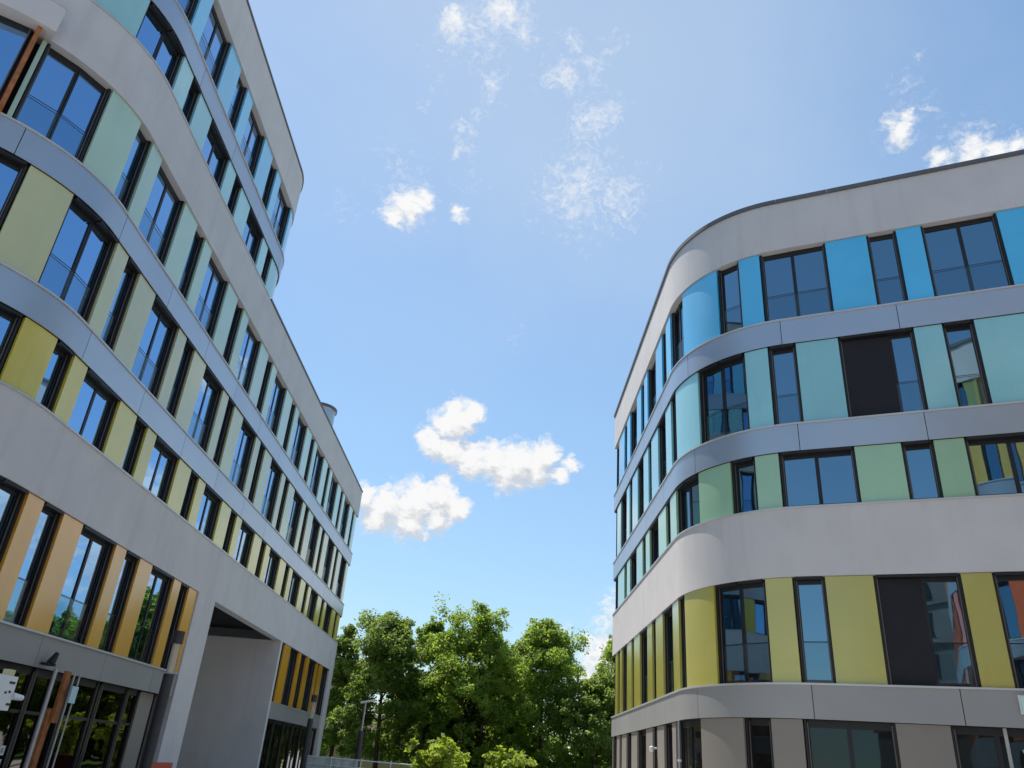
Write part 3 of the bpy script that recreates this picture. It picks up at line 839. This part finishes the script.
# ------------------------------------------------------------------ light
SUN_EL = R(60); az = R(-36)            # azimuth from +Y, clockwise
S = Vector((math.sin(az)*math.cos(SUN_EL), math.cos(az)*math.cos(SUN_EL), math.sin(SUN_EL)))
sd = bpy.data.lights.new('sun', 'SUN'); sd.energy = 4.0; sd.angle = R(.53); sd.color = (1, .95, .88)
so = bpy.data.objects.new('sun', sd); so.rotation_euler = S.to_track_quat('Z', 'Y').to_euler(); COL.objects.link(so)

w = bpy.data.worlds.new('World'); scene.world = w; w.use_nodes = True
nt = w.node_tree; bg = nt.nodes['Background']
sky = N(nt, 'ShaderNodeTexSky'); sky.sky_type = 'NISHITA'; sky.sun_disc = False
sky.sun_elevation = SUN_EL; sky.sun_rotation = az; sky.altitude = 100; sky.air_density = 1.0; sky.dust_density = 0.15; sky.ozone_density = 3.5
bg.inputs['Strength'].default_value = .12

# clouds: fields of puffs in sky directions, shared by both evaluations
def cloud_group(name, puffs, warp_scale, warp_amt, fine_scale, fine_amt):
    g = bpy.data.node_groups.new(name, 'ShaderNodeTree')
    g.interface.new_socket('Vector', in_out='INPUT', socket_type='NodeSocketVector')
    g.interface.new_socket('Field', in_out='OUTPUT', socket_type='NodeSocketFloat')
    gi = g.nodes.new('NodeGroupInput'); go = g.nodes.new('NodeGroupOutput')
    def vm(op, a, b=None):
        n = g.nodes.new('ShaderNodeVectorMath'); n.operation = op
        for i, v in enumerate((a, b)):
            if v is None: continue
            if isinstance(v, tuple): n.inputs[i].default_value = v
            else: g.links.new(v, n.inputs[i])
        return n
    def ma(op, a, b, c=None):
        n = g.nodes.new('ShaderNodeMath'); n.operation = op
        for i, v in enumerate((a, b, c)):
            if v is None: continue
            if isinstance(v, (int, float)): n.inputs[i].default_value = v
            else: g.links.new(v, n.inputs[i])
        return n.outputs[0]
    def nz(scale, detail, rough):
        n = g.nodes.new('ShaderNodeTexNoise'); n.inputs['Scale'].default_value = scale
        n.inputs['Detail'].default_value = detail; n.inputs['Roughness'].default_value = rough
        g.links.new(gi.outputs[0], n.inputs['Vector']); return n
    n1 = nz(warp_scale, 6, .6)
    wv = vm('SUBTRACT', n1.outputs['Color'], (.5, .5, .5))
    sc = g.nodes.new('ShaderNodeVectorMath'); sc.operation = 'SCALE'; g.links.new(wv.outputs[0], sc.inputs[0]); sc.inputs['Scale'].default_value = warp_amt
    d = vm('ADD', gi.outputs[0], sc.outputs[0])
    acc = None
    for (x, y, r, wt) in puffs:
        c = sky_dir(x, y); rr = r/F_PX*(sky_dir(x, y)@cf)
        n = vm('DISTANCE', d.outputs[0], tuple(float(q) for q in c))
        v = ma('MULTIPLY_ADD', n.outputs['Value'], -wt/rr, wt)
        acc = v if acc is None else ma('SMOOTH_MAX', acc, v, .12) if False else ma('MAXIMUM', acc, v)
    n2 = nz(fine_scale, 5, .56)
    mp = g.nodes.new('ShaderNodeMapping'); mp.inputs['Scale'].default_value = (1, 1, 1.7); g.links.new(d.outputs[0], mp.inputs[0]); g.links.new(mp.outputs[0], n2.inputs['Vector'])
    f = ma('MULTIPLY_ADD', ma('SUBTRACT', n2.outputs[0], .5), fine_amt, acc)
    g.links.new(f, go.inputs[0])
    return g
CUM = [(458, 420, 27, 1), (444, 424, 20, 1), (472, 413, 17, 1), (432, 446, 20, 1), (424, 436, 14, .9), (450, 450, 22, 1), (470, 460, 27, 1), (495, 462, 28, 1), (520, 464, 32, 1),
       (545, 455, 22, 1), (538, 468, 24, 1), (560, 476, 13, .9), (505, 474, 24, 1), (572, 464, 13, .9),
       (388, 505, 28, 1), (415, 500, 30, 1), (440, 497, 26, 1), (455, 507, 20, 1), (410, 520, 28, 1), (378, 517, 24, 1), (437, 517, 22, 1), (366, 497, 20, 1),
       (408, 206, 24, .8), (392, 220, 17, .7), (422, 202, 17, .75), (460, 213, 12, .6),
       (898, 130, 20, .62), (908, 116, 15, .55), (940, 160, 16, .6), (972, 152, 20, .65), (1000, 154, 20, .65), (1020, 146, 18, .6), (975, 135, 9, .6),
       (605, 655, 36, .8), (600, 692, 44, .9), (560, 640, 20, .4), (640, 620, 50, .7),
       (720, 600, 60, .9), (800, 620, 70, .9), (880, 560, 50, .8), (960, 600, 80, .9), (1080, 560, 60, .9), (1180, 500, 70, .9), (840, 420, 40, .7), (1150, 300, 60, .8),
       (455, 20, 20, .5), (500, 8, 22, .5)]
# clouds elsewhere in the sky, so that the windows have some to mirror
WISP = [(456, 22, 34, 1.3), (500, 14, 40, 1.3), (525, 32, 26, 1.1), (490, 82, 24, 1.2), (465, 135, 20, 1.0), (458, 150, 16, 1.0), (900, 125, 34, 1), (975, 145, 50, .9), (400, 205, 44, .9), (420, 185, 24, .8), (580, 190, 75, 1), (620, 195, 50, .9), (590, 122, 42, 1), (610, 112, 30, .9), (560, 77, 38, 1), (590, 68, 30, .9), (573, 48, 24, .9), (612, 45, 22, .7),
        (465, 145, 26, .8), (480, 115, 22, .8), (470, 30, 60, .9), (510, 18, 45, 1), (425, 100, 20, .6), (440, 85, 18, .6), (520, 330, 30, .45),
        (900, 85, 30, .6), (935, 105, 26, .7), (395, 170, 50, .5), (345, 212, 36, .5), (470, 185, 30, .5), (920, 62, 20, .6)]
gA = cloud_group('cumulus_field', CUM, 30, .03, 75, 1.15)
gB = cloud_group('wisp_field', WISP, 22, .06, 95, 2.1)
tc = N(nt, 'ShaderNodeTexCoord')
nm_ = N(nt, 'ShaderNodeVectorMath', operation='NORMALIZE'); nt.links.new(tc.outputs['Generated'], nm_.inputs[0])
D = nm_.outputs[0]
def gnode(g, vec):
    n = nt.nodes.new('ShaderNodeGroup'); n.node_tree = g; nt.links.new(vec, n.inputs[0]); return n.outputs[0]
fa = gnode(gA, D)
off = N(nt, 'ShaderNodeVectorMath', operation='ADD'); nt.links.new(D, off.inputs[0]); off.inputs[1].default_value = (-.006, .0, .020)
fb = gnode(gA, off.outputs[0])
def sstep(src, lo, hi):
    n = N(nt, 'ShaderNodeMapRange', interpolation_type='SMOOTHSTEP'); nt.links.new(src, n.inputs[0])
    n.inputs[1].default_value = lo; n.inputs[2].default_value = hi; return n.outputs[0]
da_ = sstep(fa, .02, .58)
sh = N(nt, 'ShaderNodeMath', operation='SUBTRACT'); nt.links.new(fb, sh.inputs[0]); nt.links.new(fa, sh.inputs[1])
br = sstep(sh.outputs[0], -.32, .42)
ccol = mixcol(nt, br, (5.05, 5.05, 5.05), (3.45, 3.55, 3.75))  # lit tops and grey undersides of the clouds painted into the sky colour
wf = sstep(gnode(gB, D), .3, 1.45)
wm = N(nt, 'ShaderNodeMath', operation='MULTIPLY'); nt.links.new(wf, wm.inputs[0]); wm.inputs[1].default_value = .8
vd = N(nt, 'ShaderNodeVectorMath', operation='DISTANCE'); nt.links.new(D, vd.inputs[0]); vd.inputs[1].default_value = tuple(float(q) for q in sky_dir(610, 40))
vz = N(nt, 'ShaderNodeTexNoise'); vz.inputs['Scale'].default_value = 5; vz.inputs['Detail'].default_value = 5; nt.links.new(D, vz.inputs['Vector'])
vsum = N(nt, 'ShaderNodeMath', operation='MULTIPLY_ADD'); nt.links.new(vz.outputs[0], vsum.inputs[0]); vsum.inputs[1].default_value = .35; nt.links.new(vd.outputs['Value'], vsum.inputs[2])
veil = ramp(nt, sstep(vsum.outputs[0], .18, .78), 0, 1, .5, 0)          # broad pale haze mixed into the sky colour around one direction
tint = N(nt, 'ShaderNodeMix', data_type='RGBA', blend_type='MULTIPLY'); tint.inputs[0].default_value = 1
nt.links.new(sky.outputs[0], tint.inputs[6]); tint.inputs[7].default_value = (1.06, 1.06, .94, 1)
lum = N(nt, 'ShaderNodeVectorMath', operation='DOT_PRODUCT'); nt.links.new(tint.outputs[2], lum.inputs[0]); lum.inputs[1].default_value = (.2, .7, .1)
den = N(nt, 'ShaderNodeMath', operation='MULTIPLY_ADD'); nt.links.new(lum.outputs['Value'], den.inputs[0]); den.inputs[1].default_value = .19; den.inputs[2].default_value = 1
gain = N(nt, 'ShaderNodeMath', operation='DIVIDE'); gain.inputs[0].default_value = 1.53; nt.links.new(den.outputs[0], gain.inputs[1])
hz = N(nt, 'ShaderNodeVectorMath', operation='SCALE'); nt.links.new(tint.outputs[2], hz.inputs[0]); nt.links.new(gain.outputs[0], hz.inputs['Scale'])
c0 = mixcol(nt, veil, hz.outputs[0], (3.15, 3.8, 4.6))
c1 = mixcol(nt, wm.outputs[0], c0, (4.5, 4.65, 4.9))
c2 = mixcol(nt, da_, c1, ccol)
nt.links.new(c2, bg.inputs['Color'])

# ------------------------------------------------------------------ render settings
vs = scene.view_settings
vs.view_transform = 'Standard'; vs.look = 'None'; vs.exposure = 0.65; vs.gamma = 1
scene.render.engine = 'CYCLES'
cy = scene.cycles
cy.use_denoising = True
try: cy.denoiser = 'OPENIMAGEDENOISE'
except Exception: pass
cy.max_bounces = 8; cy.diffuse_bounces = 4; cy.glossy_bounces = 4; cy.transparent_max_bounces = 8
cy.sample_clamp_indirect = 6
